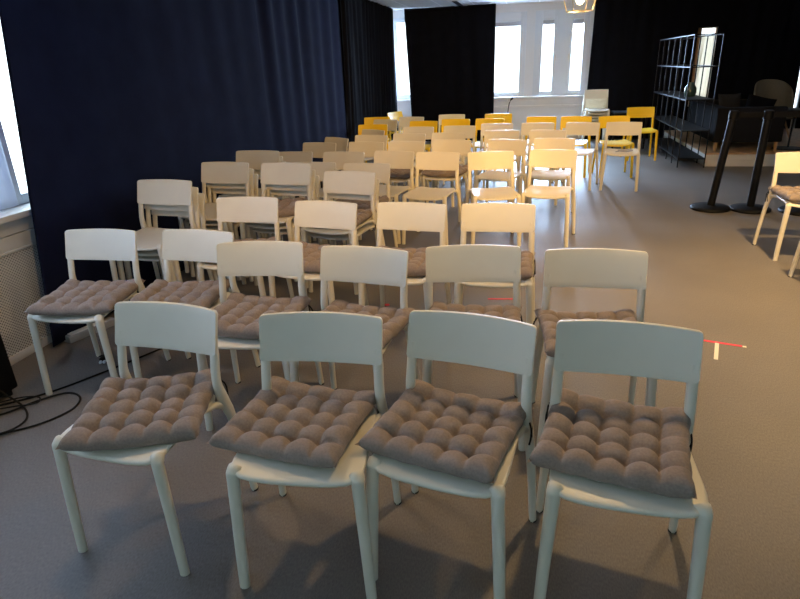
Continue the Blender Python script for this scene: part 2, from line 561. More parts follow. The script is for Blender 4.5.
XC = -2.72
curtain('blackout_curtain', 'smooth dark navy blackout curtain along the left wall, starting at the bright window', (XC, 2.78), (XC, 8.7), 0.02, H - 0.005, M['black_curtain'], amp=0.020, wave=0.45, seed=4, edge0=(-0.17, 0.16), calm=3.2)
curtain('blackout_curtain', 'pleated dark navy curtain at the far end of the left wall, in the corner', (XC, 8.68), (XC, 12.2), 0.02, H - 0.005, M['dark_curtain'], amp=0.03, wave=0.16, seed=9)
curtain('blackout_curtain', 'black curtain on the back wall, left of the bright windows', (-2.52, 12.3), (-0.79, 12.3), 0.02, H - 0.005, M['dark_curtain'], amp=0.022, wave=0.34, seed=11, edge0=(0.10, -0.02))
def slit(s, z):
    return abs(s - 1.965) < 0.165 and 0.62 < z < 1.93
curtain('blackout_curtain', 'wide black curtain on the back wall, right of the windows behind the shelf', (0.97, 12.32), (4.50, 12.32), 0.02, H - 0.005, M['dark_curtain'], amp=0.025, wave=0.28, seed=13, edge0=(-0.03, 0.02), edge1=(0.05, 0.0), skip=slit)
curtain('blackout_curtain', 'black curtain at the right end of the back wall, beyond the thin light gap', (4.58, 12.32), (6.45, 12.32), 0.02, H - 0.005, M['dark_curtain'], amp=0.05, wave=0.2, seed=17, edge0=(0.05, 0.0))
curtain('sheer_curtain', 'translucent white sheer curtain over the left window, just before the navy curtain', (-2.865, 0.35), (-2.865, 2.79), 0.83, H - 0.002, M['white_sheer'], amp=0.012, wave=0.12, seed=23)
# pleated sheer behind the slit
sh = curtain('sheer_curtain', 'narrow strip of pleated white sheer fabric behind the slit in the black curtain', (2.90, 12.575), (3.15, 12.575), 0.72, 1.80, M['sheer'], amp=0.012, wave=0.07, seed=19, step=0.008)

tube('curtain_rod', [(2.84, 12.59, 1.80), (3.155, 12.59, 1.80)], 0.007, M['frame_white'], sh, 8)

# ------------------------------------------------------------------ chairs
def make_chair(name, plastic):
    root = thing(name, 'chair', 'chair')
    # seat: dished rounded shell
    N = 56
    def outline(r, th):
        c, s = math.cos(th), math.sin(th)
        k = (abs(c) ** 8 + abs(s) ** 8) ** (-1 / 8)
        y = -0.026 + 0.190 * k * s * r
        hw = 0.201 - 0.020 * ((y + 0.215) / 0.38)
        return hw * k * c * r, y
    def ztop(x, y):
        return 0.436 + 0.016 * (abs(x) / 0.2) ** 2.4 - 0.010 * max(0, (-y - 0.10) / 0.1) ** 2 + 0.008 * max(0, (y - 0.05) / 0.1)
    rings = [(0.001, 0), (0.35, 0), (0.65, 0), (0.85, 0), (0.95, 0), (0.985, -0.001), (1.0, -0.005), (1.0, -0.011), (0.985, -0.015), (0.9, -0.016), (0.5, -0.016), (0.001, -0.016)]
    V, Fc = [], []
    for r, dz in rings:
        for k in range(N):
            x, y = outline(r, 2 * PI * k / N)
            V.append((x, y, ztop(x, y) + dz))
    for i in range(len(rings) - 1):
        for k in range(N):
            Fc.append((i * N + k, i * N + (k + 1) % N, (i + 1) * N + (k + 1) % N, (i + 1) * N + k))
    link_mesh('seat', V, Fc, plastic, root)
    # backrest: curved board with rounded corners
    wb, z0, z1, rad_ = 0.204, 0.611, 0.757, 0.012
    nx, nz = 34, 6
    us = [math.sin((i / nx * 2 - 1) * PI / 2 * 0.96) / math.sin(PI / 2 * 0.96) for i in range(nx + 1)]
    V, Fc = [], []
    for side in (0, 1):
        for i in range(nx + 1):
            x = us[i] * wb
            ins = 0.0
            ex = abs(x) - (wb - rad_)
            if ex > 0:
                ins = rad_ - math.sqrt(max(0, rad_ ** 2 - ex ** 2))
            crown = 0.002 * (1 - us[i] ** 2); sag = -0.008 * (1 - us[i] ** 2)
            for j in range(nz + 1):
                t = j / nz
                z = (z0 + sag + ins) + (z1 + crown - z0 - sag - 2 * ins) * t
                tt = (z - z0) / (z1 - z0)
                y = 0.135 + 0.042 * tt + 0.030 * (1 - us[i] ** 2) + (0.0 if side == 0 else 0.013)
                V.append((x, y, z))
    K = (nx + 1) * (nz + 1)
    for i in range(nx):
        for j in range(nz):
            q = i * (nz + 1) + j
            Fc.append((q, q + nz + 1, q + nz + 2, q + 1))
            Fc.append((K + q, K + q + 1, K + q + nz + 2, K + q + nz + 1))
    for i in range(nx):
        q = i * (nz + 1)
        Fc.append((q, K + q, K + q + nz + 1, q + nz + 1))
        q = i * (nz + 1) + nz
        Fc.append((q, q + nz + 1, K + q + nz + 1, K + q))
    for i in (0, nx):
        for j in range(nz):
            q = i * (nz + 1) + j
            f = (q, q + 1, K + q + 1, K + q)
            Fc.append(f if i == 0 else f[::-1])
    link_mesh('backrest', V, Fc, plastic, root, bevel=0.0028, angle=55)
    for s in (-1, 1):
        p = smooth_path([(s * 0.176, -0.178, 0.442), (s * 0.183, -0.194, 0.425), (s * 0.1845, -0.196, 0.40), (s * 0.194, -0.2, 0.2), (s * 0.202, -0.204, 0.0)], 3)
        n = len(p)
        rr = [((0.0225 - 0.006 * i / (n - 1)) * (0.75 if i == 0 else 1), (0.0185 - 0.0045 * i / (n - 1)) * (0.75 if i == 0 else 1)) for i in range(n)]
        lf = tube('leg', p, rr, plastic, root, n=14, flat=(1, 0, 0))
        p = smooth_path([(s * 0.188, 0.163, 0.66), (s * 0.189, 0.152, 0.61), (s * 0.190, 0.140, 0.55), (s * 0.192, 0.137, 0.50), (s * 0.196, 0.152, 0.43), (s * 0.201, 0.172, 0.36), (s * 0.211, 0.196, 0.2), (s * 0.220, 0.216, 0.004)], 3)
        n = len(p)
        rr = []
        for i in range(n):
            z = p[i].z
            ra = 0.0165 if z > 0.45 else 0.0165 - 0.0035 * (0.45 - z) / 0.45
            if z > 0.62:
                ra = 0.0165 * 0.9; rb = 0.010
            else:
                rb = 0.0125 + 0.010 * math.exp(-((z - 0.43) / 0.07) ** 2) + 0.002 * (z < 0.4)
            rr.append((ra, rb))
        lg = tube_geo(p, rr, 14, (1, 0, 0))
        # bracket that joins the post to the seat
        br = tube_geo([(s * 0.198, 0.168, 0.385), (s * 0.195, 0.150, 0.415), (s * 0.188, 0.112, 0.434), (s * 0.178, 0.055, 0.438)], [(0.010, 0.012), (0.012, 0.017), (0.011, 0.012), (0.008, 0.006)], 10, (1, 0, 0))
        k = len(lg[0])
        lf = link_mesh('leg', lg[0] + br[0], lg[1] + [tuple(q + k for q in f) for f in br[1]], plastic, root)
        lathe('foot_glide', [(0.004, 0.0), (0.013, 0.0), (0.0145, 0.003), (0.0145, 0.008), (0.004, 0.008)], M['black_cord'], lf, 12, (s * 0.220, 0.216))
    return root

proto_white = make_chair('stacking_chair', M['white_plastic'])
proto_yellow = make_chair('stacking_chair', M['yellow_plastic'])
used = {}
def chair(x, y, deg, label, group, color='white', z=0.0):
    proto = proto_white if color == 'white' else proto_yellow
    o = proto if color not in used else dup(proto)
    used[color] = 1
    o.location = (x, y, z)
    o.rotation_euler = (0, 0, R(deg))
    tag(o, label, 'chair', group)
    return o

# ------------------------------------------------------------------ tufted cushions
def make_cushion(seed):
    rnd = random.Random(seed)
    n = 80
    half = 0.204
    half_y = 0.190
    T = 0.064
    lines = [-0.6, -0.2, 0.2, 0.6]
    jit = [[(rnd.uniform(-0.025, 0.025), rnd.uniform(-0.025, 0.025)) for _ in lines] for _ in lines]
    px = [rnd.uniform(0, 6.28) for _ in range(6)]
    puff = {(a, b): rnd.uniform(0.90, 1.10) for a in range(5) for b in range(5)}
    cl = [rnd.uniform(-0.3, 1.0) for _ in range(4)]
    V, Fc = [], []
    def shape(u, v):
        a = min(4, max(0, int((u + 1) / 0.4))); b = min(4, max(0, int((v + 1) / 0.4)))
        uc = 2 * (((u + 1) / 0.4) - a - 0.5); vc = 2 * (((v + 1) / 0.4) - b - 0.5)
        # outer cells fall towards the inner seam only
        if (a == 0 and uc < 0) or (a == 4 and uc > 0): uc = 0
        if (b == 0 and vc < 0) or (b == 4 and vc > 0): vc = 0
        ku = 1 - (1 - abs(uc) ** 2.8) ** 0.5; kv = 1 - (1 - abs(vc) ** 2.8) ** 0.5
        m = max(abs(u), abs(v))
        fade = 1.0 - 0.45 * max(0, (m - 0.65) / 0.35)
        btn = 0.0
        for i, lu in enumerate(lines):
            for j, lv in enumerate(lines):
                r2 = (u - lu - jit[i][j][0]) ** 2 + (v - lv - jit[i][j][1]) ** 2
                btn = max(btn, math.exp(-r2 / 0.011))
        d = min(1, (abs(u) ** 22 + abs(v) ** 22) ** (1 / 22))
        w_ = 0.20
        q = min(1, max(0, (d - (1 - w_)) / w_))
        e = math.sqrt(max(0, 1 - q * q))
        h = puff[(a, b)] * (1 - 0.34 * fade * (1 - (1 - ku) * (1 - kv)) - 0.03 * (uc * uc + vc * vc)) - 0.24 * btn
        h = 0.42 + (h - 0.42) * e
        return T * h, e
    def place(u, v):
        x = u * half * (1 - 0.035 * (1 - v * v) + 0.008 * math.sin(5 * PI * v + px[0]))
        y = v * half_y * (1 - 0.035 * (1 - u * u) + 0.008 * math.sin(5 * PI * u + px[1]))
        ear = 1 + 0.03 * (abs(u) * abs(v)) ** 6
        return x * ear, y * ear
    def lift(u, v):
        z = 0.014 * abs(u) ** 2.4
        z += 0.004 * math.sin(2.3 * u + px[2]) * math.cos(2.1 * v + px[3])
        z += 0.008 * max(0, v) ** 4 * (0.6 + 0.4 * math.sin(2 * u + px[4]))
        z += 0.010 * (cl[0] * (max(0, u) * max(0, v)) ** 2 + cl[1] * (max(0, -u) * max(0, v)) ** 2)
        return z
    for side in (0, 1):
        for i in range(n + 1):
            for j in range(n + 1):
                u = math.sin((i / n * 2 - 1) * PI / 2 * 0.93) / math.sin(PI / 2 * 0.93)
                v = math.sin((j / n * 2 - 1) * PI / 2 * 0.93) / math.sin(PI / 2 * 0.93)
                u = 0.45 * u + 0.55 * (i / n * 2 - 1); v = 0.45 * v + 0.55 * (j / n * 2 - 1)
                t, e = shape(u, v)
                x, y = place(u, v)
                z = lift(u, v)
                z += t if side == 0 else T * 0.42 * (1 - e)
                V.append((x, y, z))
    K = (n + 1) ** 2
    for i in range(n):
        for j in range(n):
            q = i * (n + 1) + j
            Fc.append((q, q + n + 1, q + n + 2, q + 1))
            Fc.append((K + q, K + q + 1, K + q + n + 2, K + q + n + 1))
    for i in range(n):
        for q0, q1 in ((i, i + 1), (n * (n + 1) + i + 1, n * (n + 1) + i)):
            Fc.append((q0, q1, K + q1, K + q0))
        a, b = i * (n + 1), (i + 1) * (n + 1)
        Fc.append((b, a, K + a, K + b))
        a, b = a + n, b + n
        Fc.append((a, b, K + b, K + a))
    bm = bmesh.new()
    vs = [bm.verts.new(p) for p in V]
    for f in Fc:
        bm.faces.new([vs[k] for k in f])
    bmesh.ops.remove_doubles(bm, verts=bm.verts, dist=0.0004)
    o = link_bm('seat_cushion', bm, M['taupe_fabric'])
    for e in o.data.edges:
        e.use_edge_sharp = False
    for s in (-1, 1):
        ties = []
        for k in range(2):
            ex = s * (0.205 + rnd.uniform(0.0, 0.012)); ey = 0.17 - 0.035 * k
            drop = rnd.uniform(0.04, 0.09)
            ties.append((smooth_path([(s * 0.192, 0.178, 0.016 + 0.012), (ex, ey + 0.01, 0.005), (ex + s * 0.004, ey, -drop * 0.5), (ex + s * rnd.uniform(-0.006, 0.008), ey - 0.006, -drop)], 4), 0.003))
        tubes('tie_cord', ties, M['black_cord'], o, n=6)
    return o

cush_protos = [make_cushion(s) for s in (3, 8, 15, 21)]
cush_used = set()
CG = 'taupe tufted seat cushions'
def cushion(x, y, deg, variant, label, z=0.4375, tilt=(0, 0)):
    p = cush_protos[variant % 4]
    o = p if variant % 4 not in cush_used else dup(p)
    cush_used.add(variant % 4)
    o.location = (x + 0.008 * math.sin(R(deg)), y - 0.008 * math.cos(R(deg)), z)
    o.rotation_euler = (tilt[0], tilt[1], R(deg))
    tag(o, label, 'cushion', CG)
    return o

def on_chair(cx_, cy_, deg, dx=0.0, dy=-0.01, dr=0.0):
    a = R(deg)
    return cx_ + dx * math.cos(a) - dy * math.sin(a), cy_ + dx * math.sin(a) + dy * math.cos(a), deg + dr

G1 = 'white chairs set out in rows'
# front row
chair(-1.22, 1.46, -4, 'leftmost white chair of the front row, cushion skewed over its front edge', G1)
chair(-0.63, 1.45, 4, 'white chair of the front row, second from the left', G1)
chair(-0.195, 1.50, -10, 'white chair of the front row, third from the left, set close to its left neighbour', G1)
chair(0.29, 1.50, -3, 'rightmost white chair of the front row, nearest the camera', G1)
cushion(-1.205, 1.455, 17, 0, 'taupe tufted cushion lying askew on the leftmost front row chair', tilt=(R(1.0), R(0)))
cushion(-0.675, 1.475, -6, 1, 'taupe tufted cushion on the second front row chair from the left')
cushion(-0.210, 1.505, -15, 2, 'taupe tufted cushion on the third front row chair from the left')
cushion(0.270, 1.524, -11, 3, 'taupe tufted cushion on the rightmost front row chair, black tie hanging')
# second row
B = [(-2.16, 2.37, 2, 'leftmost white chair of the second row, beside the radiator', 'taupe cushion on the leftmost second row chair, bluish in window light', 0.015, -0.02, 9),
     (-1.64, 2.40, -4, 'white chair of the second row, second from the left', 'taupe cushion on the second chair of the second row from the left', -0.03, 0.0, 12),
     (-1.19, 2.23, 7, 'white chair of the second row, third from the left', 'taupe cushion on the third chair of the second row from the left', 0.0, 0.0, -8),
     (-0.72, 2.19, -6, 'white chair of the second row, fourth from the left', 'taupe cushion poking out on the fourth chair of the second row from the left', 0.02, 0.0, -6),
     (-0.21, 2.26, 7, 'white chair of the second row, fifth from the left', 'taupe cushion on the fifth chair of the second row from the left', 0.0, 0.0, -3),
     (0.28, 2.25, 2, 'rightmost white chair of the second row, by the pink tape', 'taupe cushion on the rightmost second row chair', -0.015, 0.0, 4)]
for i, (x, y, a, l1, l2, dx, dy, dr) in enumerate(B):
    chair(x, y, a, l1, G1)
    cushion(*on_chair(x, y, a, dx, dy, dr), i + 1, l2)
# third row
C_ = [(-1.73, 3.19, 3, 'white chair of the third row, just right of the leftmost stack', 'taupe cushion on the third row chair beside the leftmost stack', 0, 0, 5),
      (-1.21, 3.09, -8, 'white chair of the third row, third from the right', 'taupe cushion on the third row chair third from the right', 0, 0, 2),
      (-0.68, 3.08, -5, 'white chair of the third row, second from the right', 'taupe cushion on the third row chair second from the right', 0, 0, 3),
      (-0.17, 3.09, 1, 'rightmost white chair of the third row, lit warm', 'taupe cushion on the rightmost third row chair, ties hanging below', 0, 0, -2)]
for i, (x, y, a, l1, l2, dx, dy, dr) in enumerate(C_):
    chair(x, y, a, l1, G1)
    cushion(*on_chair(x, y, a, dx, dy, dr), i + 2, l2)
# stacks: the upper chairs sit further forward on the lower ones
DZ, DY = 0.052, 0.056
def stack(x, y, deg, n, where, group):
    a = R(deg)
    names = {2: ['top', 'lower'], 3: ['top', 'middle', 'bottom'], 5: ['topmost', 'second from top', 'middle', 'second from bottom', 'bottom']}[n]
    for k in range(n):
        d = DY * k
        chair(x - d * math.sin(a), y + d * math.cos(a), deg, '%s white chair of %s' % (names[k], where), group, z=DZ * (n - 1 - k))
G2 = 'stacked white chairs'
stack(-2.32, 3.20, -4, 3, 'the leftmost stack in the third row by the curtain', G2)
stack(-2.28, 3.93, -5, 3, 'the stack by the curtain in the fourth row', G2)
stack(-1.77, 3.88, -6, 3, 'the cushioned stack in the middle of the fourth row', G2)
stack(-1.29, 3.83, -11, 2, 'the cushioned two chair stack in the fourth row', G2)
stack(-2.30, 4.55, -4, 3, 'the farthest stack along the left curtain', G2)
cushion(*on_chair(-1.77, 3.88, -6, 0.03, 0.02, 14), 0, 'taupe cushion on the middle stack of the fourth row', z=0.4375 + 2 * DZ)
cushion(*on_chair(-1.29, 3.83, -11, 0.0, 0.0, 4), 1, 'taupe cushion on the two chair stack of the fourth row', z=0.4375 + DZ)
chair(-1.81, 4.58, 0, 'single white chair right behind the middle stack of the fourth row', G1)
chair(-1.335, 4.52, -4, 'single white cushioned chair right behind the two chair stack', G1)
cushion(*on_chair(-1.335, 4.52, -4), 2, 'taupe cushion on the single chair behind the two chair stack')
# fifth row
chair(-2.25, 5.23, 3, 'leftmost white chair of the fifth row, behind the farthest curtain stack', G1)
chair(-1.74, 5.20, -3, 'white chair of the fifth row, second from the left', G1)
chair(-1.29, 5.23, -13, 'bare white chair of the fifth row, third from the left', G1)
chair(-0.86, 5.14, -10, 'bare white chair of the fifth row, third from the right', G1)
chair(-0.32, 5.16, 13, 'bare white chair of the fifth row turned to face right', G1)
chair(0.15, 5.25, -9, 'rightmost bare white chair of the fifth row, on the aisle', G1)
# sixth row
S6 = [(-2.26, 5.92, -12, 'leftmost'), (-1.745, 5.94, -11, 'second from the left'), (-1.32, 5.95, -12, 'third from the left'), (-0.85, 6.05, -10, 'third from the right'), (-0.30, 6.03, -15, 'second from the right'), (0.19, 6.09, -7, 'rightmost')]
for x, y, a, w_ in S6:
    chair(x, y, a, ('%s white chair of the sixth row' % w_) if 'most' in w_ else ('white chair of the sixth row, %s' % w_), G1)
cushion(*on_chair(-1.32, 5.95, -12), 3, 'taupe cushion on the third chair from the left in the sixth row')
cushion(*on_chair(-0.85, 6.05, -10), 0, 'taupe cushion on the third chair from the right in the sixth row')
chair(-2.27, 6.38, -33, 'dark looking white chair turned askew against the curtain behind the sixth row', G1)
# seventh row
for x, y, a, w_ in [(-1.86, 6.57, -11, 'leftmost white chair of the seventh row'), (-1.44, 6.69, -13, 'white chair of the seventh row, second from the left'), (-0.99, 6.71, -14, 'middle white chair of the seventh row'), (-0.39, 6.90, -12, 'white chair of the seventh row, second from the right'), (0.12, 6.86, -12, 'rightmost white chair of the seventh row')]:
    chair(x, y, a, w_, G1)
# eighth row
for x, y, a, w_ in [(-2.05, 7.18, -33, 'white chair turned askew in front of the leftmost yellow chair'), (-1.45, 7.44, -5, 'leftmost straight white chair of the eighth row'), (-0.93, 7.50, -5, 'white chair of the eighth row, second from the left'), (-0.47, 7.73, -3, 'white chair of the eighth row, third from the left'), (0.04, 7.72, -3, 'white chair of the eighth row, third from the right'), (0.55, 7.69, -14, 'white chair of the eighth row, second from the right'), (1.05, 7.63, -7, 'rightmost white chair of the eighth row, cord lying on its seat')]:
    chair(x, y, a, w_, G1)
G3 = 'yellow chairs at the back'
for x, y, a, w_ in [(-2.13, 7.85, 3, 'leftmost bright yellow chair, behind the askew white chair'), (-2.36, 9.03, 6, 'yellow chair half hidden behind a white chair by the left curtain'), (-2.16, 10.13, 66, 'yellow chair turned sideways in the far left corner'),
                    (-1.53, 8.24, -7, 'bright yellow chair left of centre, third from the left curtain'), (-1.10, 8.46, -5, 'deep yellow chair left of centre, in front of a pale chair'), (-0.64, 8.44, -12, 'yellow chair in the centre, in front of another yellow one'),
                    (-0.53, 9.25, 1, 'yellow chair in the centre nearest the gooseneck microphone'), (0.085, 8.60, -5, 'left one of the two adjoining yellow chairs under the window'), (0.535, 8.54, -10, 'right one of the two adjoining yellow chairs under the window'),
                    (1.07, 8.48, 6, 'yellow chair just behind the rightmost white eighth row chair'), (1.62, 9.94, 4, 'rightmost yellow chair, standing alone by the black shelf')]:
    chair(x, y, a, w_, G3, 'yellow')
for x, y, a, w_ in [(-2.19, 8.58, -18, 'grey looking white chair between yellow chairs near the left curtain'), (-1.86, 8.97, -12, 'grey looking white chair in front of the corner light strip'), (-1.25, 9.27, -1, 'pale chair behind the deep yellow chair before the back curtain')]:
    chair(x, y, a, w_, G1)
stack(1.07, 11.41, 2, 5, 'the stack under the back windows', G2)
# right side of the room
chair(2.06, 5.01, 0, 'white cushioned chair alone at the right edge, in front of the posts', G1)
cushion(*on_chair(2.06, 5.01, 0, 0, 0, 3), 1, 'taupe cushion on the lone chair at the right edge')
chair(2.05, 4.21, 0, 'white chair of which only one leg shows at the right edge', G1)

# cord bundle on the rightmost eighth row chair
cb = tube('cord_bundle', smooth_path([(-0.09, -0.05, 0.004), (0.0, 0.02, 0.006), (0.08, -0.03, 0.012), (0.02, -0.10, 0.010), (-0.06, -0.02, 0.014), (0.05, 0.04, 0.018), (0.10, -0.06, 0.016), (-0.02, -0.08, 0.014)], 6), 0.005, M['grey_plastic'], n=6)
cb.location = (1.06, 7.60, 0.4405)
tag(cb, 'small tangled grey cord lying on the rightmost eighth row chair seat', 'cord')

# ------------------------------------------------------------------ belt posts
def stanchion(x, y, lean, label, belt_to=None):
    t = thing('belt_post', label, 'barrier post', (x, y, 0), 0, 'black belt barrier posts')
    lathe('base', [(0.02, 0.0), (0.185, 0.0), (0.19, 0.006), (0.188, 0.022), (0.17, 0.034), (0.06, 0.042), (0.02, 0.043)], M['black_plastic'], t, 40)
    def P(z): return (lean[0] * z, lean[1] * z, z)
    tube('pole', [P(0.035), P(0.3), P(0.6), P(0.89)], 0.036, M['black_metal'], t, 20)
    tube('belt_head', [P(0.885), P(0.89), P(0.965), P(0.972)], [(0.036, 0.036), (0.043, 0.043), (0.043, 0.043), (0.03, 0.03)], M['black_plastic'], t, 20)
    if belt_to:
        a = Vector(P(0.93)); b = Vector(belt_to) - Vector((x, y, 0))
        d = (b - a).normalized()
        n = Vector((-d.y, d.x, 0)) * 0.002
        A, B_ = a + d * 0.03, b - d * 0.03
        V = []
        for p in (A, B_):
            for dz in (-0.025, 0.025):
                V += [p + n + Vector((0, 0, dz)), p - n + Vector((0, 0, dz))]
        link_mesh('belt', V, [(0, 1, 3, 2), (4, 6, 7, 5), (0, 2, 6, 4), (1, 5, 7, 3), (2, 3, 7, 6), (0, 4, 5, 1)], M['belt'], t, smooth=False)
    return t
stanchion(1.82, 6.53, (0.085, 0.0), 'leftmost black belt post on a round base, leaning right', (2.195, 6.50, 0.93))
stanchion(2.185, 6.50, (0.012, 0.0), 'middle black belt post on a round base', (2.63, 6.44, 0.93))
stanchion(2.62, 6.44, (0.01, 0.0), 'rightmost black belt post behind the lone white chair', (4.2, 6.2, 0.93))
stanchion(4.2, 6.2, (0.0, 0.0), 'black belt post beyond the right edge holding the belt end')

# ------------------------------------------------------------------ platform and what stands on it
pf = thing('stage_platform', 'low white stage platform with a wooden top at the back right', 'platform', (2.40, 9.2, 0))
boxes('side_panel', [(0.0, 3.9, 0.0, 3.0, 0.0, 0.082), (0.0, 3.9, 0.0, 3.0, 0.088, 0.165), (0.01, 3.89, 0.01, 2.99, 0.08, 0.09)], M['platform_white'], pf, bevel=0.002)
boxes('top_board', [(-0.008, 3.908, -0.008, 3.008, 0.166, 0.184)], M['light_wood'], pf, bevel=0.003)

so = thing('sofa', 'dark charcoal sofa with wooden legs on the stage platform, its side towards us', 'sofa', (2.50, 9.32, 0.184))
def soft_box(name, b, material, parent, bevel):
    return boxes(name, [b], material, parent, bevel=bevel)
soft_box('armrest', (0.0, 0.88, 0.0, 0.14, 0.13, 0.60), M['sofa_fabric'], so, 0.02)
soft_box('armrest', (0.0, 0.88, 1.62, 1.76, 0.13, 0.60), M['sofa_fabric'], so, 0.02)
soft_box('backrest', (0.0, 0.16, 0.142, 1.618, 0.13, 0.60), M['sofa_fabric'], so, 0.02)
soft_box('base', (0.162, 0.87, 0.142, 1.618, 0.13, 0.24), M['sofa_fabric'], so, 0.015)
soft_box('seat_cushion', (0.165, 0.88, 0.145, 0.878, 0.242, 0.40), M['sofa_fabric'], so, 0.03)
soft_box('seat_cushion', (0.165, 0.88, 0.882, 1.615, 0.242, 0.40), M['sofa_fabric'], so, 0.03)
for x in (0.05, 0.83):
    for y in (0.06, 1.70):
        tube('leg', [(x, y, 0.0), (x, y, 0.135)], [(0.019, 0.019), (0.026, 0.026)], M['light_wood'], so, 12)

def pillow(name, loc, rot, sx, sy, st, material, label):
    n = 16
    V, Fc = [], []
    for side in (1, -1):
        for i in range(n + 1):
            for j in range(n + 1):
                u = i / n * 2 - 1; v = j / n * 2 - 1
                e = max(0, 1 - abs(u) ** 2.6) ** 0.5 * max(0, 1 - abs(v) ** 2.6) ** 0.5
                V.append((u * sx * (1 - 0.07 * (1 - v * v)), v * sy * (1 - 0.07 * (1 - u * u)), side * st * e))
    K = (n + 1) ** 2
    for i in range(n):
        for j in range(n):
            q = i * (n + 1) + j
            Fc.append((q, q + n + 1, q + n + 2, q + 1))
            Fc.append((K + q, K + q + 1, K + q + n + 2, K + q + n + 1))
    bm = bmesh.new()
    vs = [bm.verts.new(p) for p in V]
    for f in Fc:
        bm.faces.new([vs[k] for k in f])
    bmesh.ops.remove_doubles(bm, verts=bm.verts, dist=0.0005)
    o = link_bm(name, bm, material)
    o.location = loc
    o.rotation_euler = rot
    return tag(o, label, 'pillow', 'throw pillows on the sofa')
pillow('throw_pillow', (2.76, 9.75, 0.77), (R(68), 0, R(8)), 0.16, 0.19, 0.07, M['grey_fabric'], 'grey throw pillow leaning on the dark sofa, left one')
pillow('throw_pillow', (3.16, 9.80, 0.72), (R(62), R(14), R(-12)), 0.19, 0.20, 0.06, M['dark_curtain'], 'black throw pillow on the dark sofa, in front of the olive armchair')

# olive shell armchair
ac = thing('shell_armchair', 'olive brown shell armchair standing behind the sofa on the platform', 'armchair', (3.60, 10.55, 0.184), R(6))
def shell():
    V, Fc = [], []
    nu, nv = 28, 18
    for side in (0, 1):
        for i in range(nu + 1):
            a = R(-115) + R(230) * i / nu      # around the back, 0 = straight back (+Y)
            for j in range(nv + 1):
                t = j / nv
                rim = 0.90 - 0.34 * (abs(a) / R(115)) ** 2.4 # rim height
                zz = 0.36 + (rim - 0.36) * max(0, (t - 0.35) / 0.65) ** 1.1
                rr = 0.27 * min(1, (t / 0.42)) ** 0.8 - 0.02 * max(0, t - 0.6)
                o = 0.016 if side else 0.0
                V.append(((rr + o) * math.sin(a), (rr + o) * math.cos(a) * 0.95 + 0.06 * max(0, t - 0.35), zz - (o if t < 0.45 else 0)))
    K = (nu + 1) * (nv + 1)
    for i in range(nu):
        for j in range(nv):
            q = i * (nv + 1) + j
            Fc.append((q, q + nv + 1, q + nv + 2, q + 1))
            Fc.append((K + q, K + q + 1, K + q + nv + 2, K + q + nv + 1))
        q = i * (nv + 1) + nv
        Fc.append((q, q + nv + 1, K + q + nv + 1, K + q))
    for i in (0, nu):
        for j in range(nv):
            q = i * (nv + 1) + j
            f = (q, q + 1, K + q + 1, K + q)
            Fc.append(f if i == 0 else f[::-1])
    return V, Fc
V, Fc = shell()
link_mesh('shell', V, Fc, M['olive_shell'], ac)
soft_box('seat_pad', (-0.24, 0.24, -0.30, 0.22, 0.34, 0.42), M['olive_shell'], ac, 0.03)
for x in (-1, 1):
    for y in (-1, 1):
        tube('leg', [(x * 0.24, y * 0.22 - 0.02, 0.0), (x * 0.13, y * 0.12 - 0.02, 0.35)], [(0.010, 0.010), (0.016, 0.016)], M['light_wood'], ac, 10)

# small black side table at the right
st = thing('side_table', 'small round black pedestal table right of the sofa on the platform', 'table', (3.58, 9.62, 0.184))
lathe('base', [(0.01, 0.0), (0.20, 0.0), (0.20, 0.012), (0.03, 0.022), (0.01, 0.022)], M['black_metal'], st, 36)
tube('pole', [(0, 0, 0.02), (0, 0, 0.52)], 0.014, M['black_metal'], st, 12)
lathe('table_top', [(0.01, 0.52), (0.24, 0.52), (0.245, 0.53), (0.24, 0.542), (0.01, 0.542)], M['black_plastic'], st, 40)

# ------------------------------------------------------------------ black wire shelf
rk = thing('wire_shelf', 'tall black metal open shelf of thin rods beside the platform', 'shelf', (2.02, 9.10, 0))
LX, LY, LZ = 0.35, 2.4, 1.73
ny = 6
for i in range(ny + 1):
    y = LY * i / ny
    for x in (0.0, LX):
        boxes('upright', [(x - 0.007, x + 0.007, y - 0.007, y + 0.007, 0.0, LZ)], M['black_metal'], rk)
rail = []
for z in (0.12, 0.50, 0.91, 1.33, LZ):
    for x in (0.0, LX):
        rail.append((x - 0.0065, x + 0.0065, 0, LY, z - 0.007, z + 0.007))
    for y in (0.0, LY / 2, LY):
        rail.append((0, LX, y - 0.0065, y + 0.0065, z - 0.0068, z + 0.0068))
boxes('rail', rail, M['black_metal'], rk)
for z in (0.12, 0.50, 0.91):
    boxes('shelf_board', [(0.008, LX - 0.008, 0.008, LY - 0.008, z - 0.005, z + 0.008)], M['black_metal'], rk)
vs_ = lathe('glass_vase', [(0.03, 0.0), (0.07, 0.005), (0.085, 0.06), (0.08, 0.12), (0.045, 0.17), (0.05, 0.20), (0.04, 0.20), (0.03, 0.17)], mat('green_glass', (0.03, 0.06, 0.055), 0.15, 0.6), None, 28)
vs_.location = (2.20, 9.75, 0.918)
tag(vs_, 'dark green vase on the upper board of the black shelf', 'vase')

# dark low table left of the shelf
tb = thing('low_table', 'low black table in the shadow between the chair stack and the shelf', 'table', (1.55, 11.3, 0))
boxes('table_top', [(-0.22, 0.35, -0.25, 0.25, 0.58, 0.605)], M['black_plastic'], tb, bevel=0.004)
for x in (-0.19, 0.32):
    for y in (-0.22, 0.22):
        boxes('leg', [(x - 0.015, x + 0.015, y - 0.015, y + 0.015, 0, 0.58)], M['black_metal'], tb)

